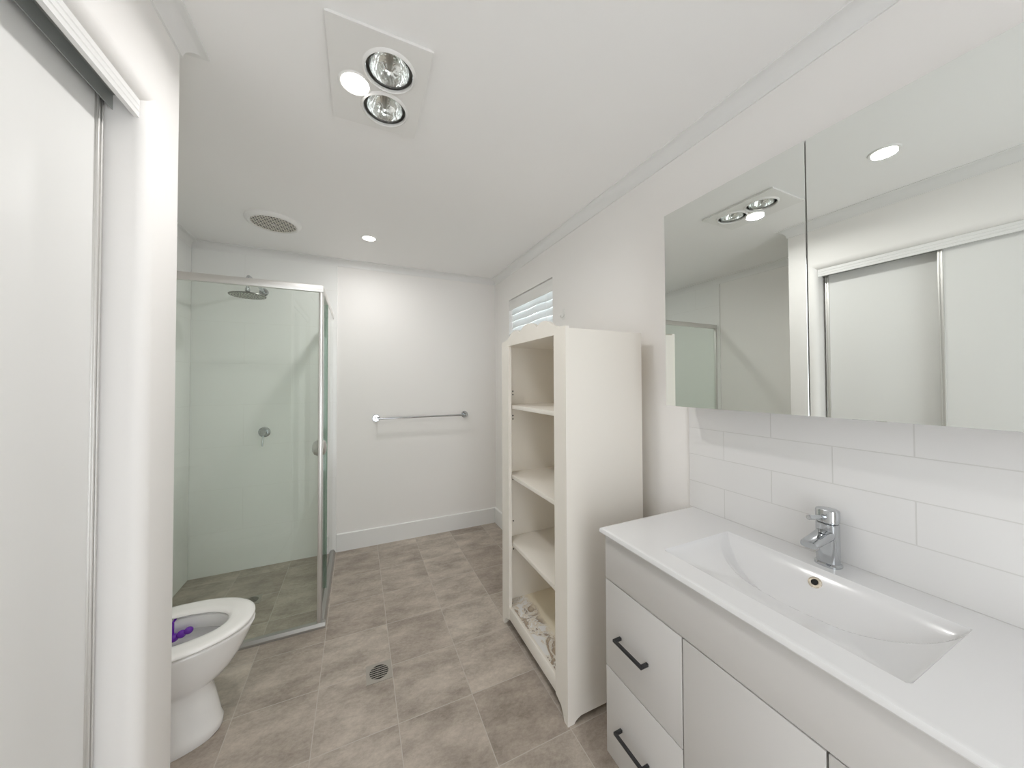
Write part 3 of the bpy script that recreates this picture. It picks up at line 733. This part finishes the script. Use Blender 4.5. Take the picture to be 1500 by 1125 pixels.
for d_ in (0.0, 0.012):
    ring_ = egg(0, 0.0, 0.43, 0.184, k=0.44)
    lid.append([(-0.858 - 0.10 * (px / 0.43) * 0.25 - d_, py, 0.425 + px) for px, py, _ in ring_])
MB().loft(lid).build('lid', SEATM, to, 40)
ci = MB(); ci.box(XW + 0.002, -0.91, TY - 0.185, TY + 0.185, 0.40, 0.80, 0.02, 3); ci.build('cistern', PORC, to)
MB().box(XW + 0.001, -0.902, TY - 0.192, TY + 0.192, 0.80, 0.83, 0.008, 3).build('cistern_lid', PORC, to)
MB().lathe([(0, 0.006), (0.018, 0.006), (0.02, 0), (0, 0)], (-0.99, TY, 0.83), (0, 0, 1), 28).build('flush_button', CHROME, to)

fr_ = thing('toilet_freshener', (-0.655, TY + 0.095, 0.34), 'purple toilet freshener hanging from the rim inside the toilet bowl', 'toilet freshener')
MB().box(-0.674, -0.666, TY + 0.088, TY + 0.091, 0.345, 0.400, 0.0008).box(-0.674, -0.666, TY + 0.088, TY + 0.128, 0.3995, 0.402, 0.0008).build('hook_strap', PURPLE, fr_)
bd = MB()
for k, (x, z, r) in enumerate(((-0.690, 0.334, 0.0155), (-0.666, 0.342, 0.0155), (-0.642, 0.350, 0.0145), (-0.620, 0.358, 0.0135))):
    bd.sphere((x, TY + 0.085, z), r, (1.1, 1, 1))
bd.tube([(-0.69, TY + 0.085, 0.335), (-0.62, TY + 0.085, 0.359)], 0.0085, 12)
bd.build('scent_beads', PURPLE, fr_, 60)

# ------------------------------------------------------------------ ceiling fittings
def area(name, parent, x, y, z, r, watts, color, spread=180):
    ld = bpy.data.lights.new(name, 'AREA'); ld.shape = 'DISK'; ld.size = 2 * r; ld.energy = watts; ld.color = color; ld.spread = math.radians(spread)
    lo = bpy.data.objects.new(name, ld); col.objects.link(lo); lo.parent = parent
    lo.location = Vector((x, y, z)) - parent.location
    return lo
def downlight(x, y, label, watts):
    d = thing('downlight', (x, y, CEIL), label, 'downlight', 'recessed ceiling downlights')
    MB().lathe([(0.040, -0.001), (0.042, -0.005), (0.050, -0.0045), (0.053, -0.0002), (0.040, -0.0002)], (x, y, CEIL), (0, 0, 1), 48, close=True).build('trim_ring', PLASTIC, d)
    MB().lathe([(0, -0.003), (0.041, -0.003), (0.041, -0.0005), (0, -0.0005)], (x, y, CEIL), (0, 0, 1), 48).build('lens', LED, d, 0)
    area('lamp', d, x, y, CEIL - 0.012, 0.04, watts, (1.0, 0.985, 0.97), 180 if y > 2 else 165)
downlight(0.066, 2.525, 'small lit recessed downlight in the ceiling near the shower and rear wall', FAR_W)
downlight(0.045, 0.652, 'lit recessed downlight seen only as a reflection in the right mirror door', NEAR_W)

ht = thing('bathroom_heater', ((HX0 + HX1) / 2, (HY0 + HY1) / 2, CEIL), 'square white ceiling heater panel with two clear heat bulbs and one lit lamp', 'ceiling heater')
B1, B2, L1 = (0.088, 1.122), (0.085, 1.287), (-0.012, 1.212)
zb = CEIL - 0.014
MB().holed_plate([(HX0, HY0), (HX1, HY0), (HX1, HY1), (HX0, HY1)], [(*B1, 0.071), (*B2, 0.071), (*L1, 0.043)], zb, zb + 0.006).box(HX0 + 0.006, HX0 + 0.010, HY0 + 0.006, HY1 - 0.006, zb + 0.006, CEIL).box(HX1 - 0.010, HX1 - 0.006, HY0 + 0.006, HY1 - 0.006, zb + 0.006, CEIL).box(HX0 + 0.010, HX1 - 0.010, HY0 + 0.006, HY0 + 0.010, zb + 0.006, CEIL).box(HX0 + 0.010, HX1 - 0.010, HY1 - 0.010, HY1 - 0.006, zb + 0.006, CEIL).build('cover_plate', PLASTIC, ht, 30)
for bx, by_ in (B1, B2):
    MB().lathe([(0.071, 0.006), (0.071, -0.004), (0.0735, -0.0075), (0.077, -0.006), (0.081, 0.0)], (bx, by_, zb), (0, 0, 1), 48).build('bezel', PLASTIC, ht)
    MB().lathe([(0.0705, 0.003), (0.0705, 0.075), (0, 0.075)], (bx, by_, zb), (0, 0, 1), 40).build('bulb_recess', STEEL, ht)
    bo = MB().lathe([(0.061, 0.006), (0.0605, 0.012), (0.056, 0.026), (0.044, 0.044), (0.026, 0.057), (0, 0.060)], (bx, by_, zb), (0, 0, 1), 40).build('heat_bulb', FLUTED, ht)
    MB().lathe([(0.061, 0.007), (0.058, -0.002), (0.045, -0.010), (0.024, -0.015), (0, -0.0165)], (bx, by_, zb), (0, 0, 1), 40).build('bulb_face', CLEAR, bo)
    MB().lathe([(0, 0.004), (0.006, 0.006), (0.009, 0.02), (0.011, 0.05), (0, 0.055)], (bx, by_, zb), (0, 0, 1), 20).tube([(bx - 0.018, by_, zb + 0.022), (bx - 0.008, by_ + 0.012, zb + 0.016), (bx + 0.008, by_ + 0.012, zb + 0.016), (bx + 0.018, by_, zb + 0.022)], 0.002, 8).build('filament_stem', STEEL, bo)
MB().lathe([(0.043, 0.006), (0.043, -0.003), (0.046, -0.004), (0.050, 0.0)], (*L1, zb), (0, 0, 1), 40).build('lamp_bezel', PLASTIC, ht)
MB().lathe([(0, -0.006), (0.025, -0.005), (0.0425, -0.001), (0.0425, 0.004), (0, 0.004)], (*L1, zb), (0, 0, 1), 40).build('lamp_lens', LED, ht)
area('lamp', ht, L1[0], L1[1], zb - 0.012, 0.042, HEATER_W, (1.0, 0.985, 0.97), 160)

VXC, VYC, VR = -0.478, 2.505, 0.146
ve = thing('exhaust_vent', (VXC, VYC, CEIL), 'round white exhaust vent with fine grille in the ceiling before the shower', 'exhaust vent')
MB().lathe([(0.118, -0.017), (0.121, -0.021), (0.129, -0.022), (0.139, -0.016), (0.145, -0.008), (VR, -0.0002), (0.118, -0.0002)], (VXC, VYC, CEIL), (0, 0, 1), 64, close=True).build('vent_ring', PLASTIC, ve)
MB().lathe([(0, -0.0135), (0.118, -0.0135), (0.118, -0.0005), (0, -0.0005)], (VXC, VYC, CEIL), (0, 0, 1), 48).build('vent_throat', DARK, ve, 0)
gr = MB(); n = 11
for k in range(n):
    u = -0.112 + 0.224 * k / (n - 1); hl = math.sqrt(max(0.0, 0.1185 ** 2 - u * u))
    gr.box(VXC - hl, VXC + hl, VYC + u - 0.0036, VYC + u + 0.0036, CEIL - 0.0180, CEIL - 0.0160)
for k in range(17):
    u = -0.112 + 0.224 * k / 16; hl = math.sqrt(max(0.0, 0.1185 ** 2 - u * u))
    gr.box(VXC + u - 0.0018, VXC + u + 0.0018, VYC - hl, VYC + hl, CEIL - 0.0172, CEIL - 0.0158)
gr.build('grille', VENTG, ve, 0)
MB().lathe([(0, -0.022), (0.009, -0.021), (0.011, -0.0175), (0, -0.0175)], (VXC, VYC, CEIL), (0, 0, 1), 20).build('centre_screw', STEEL, ve)
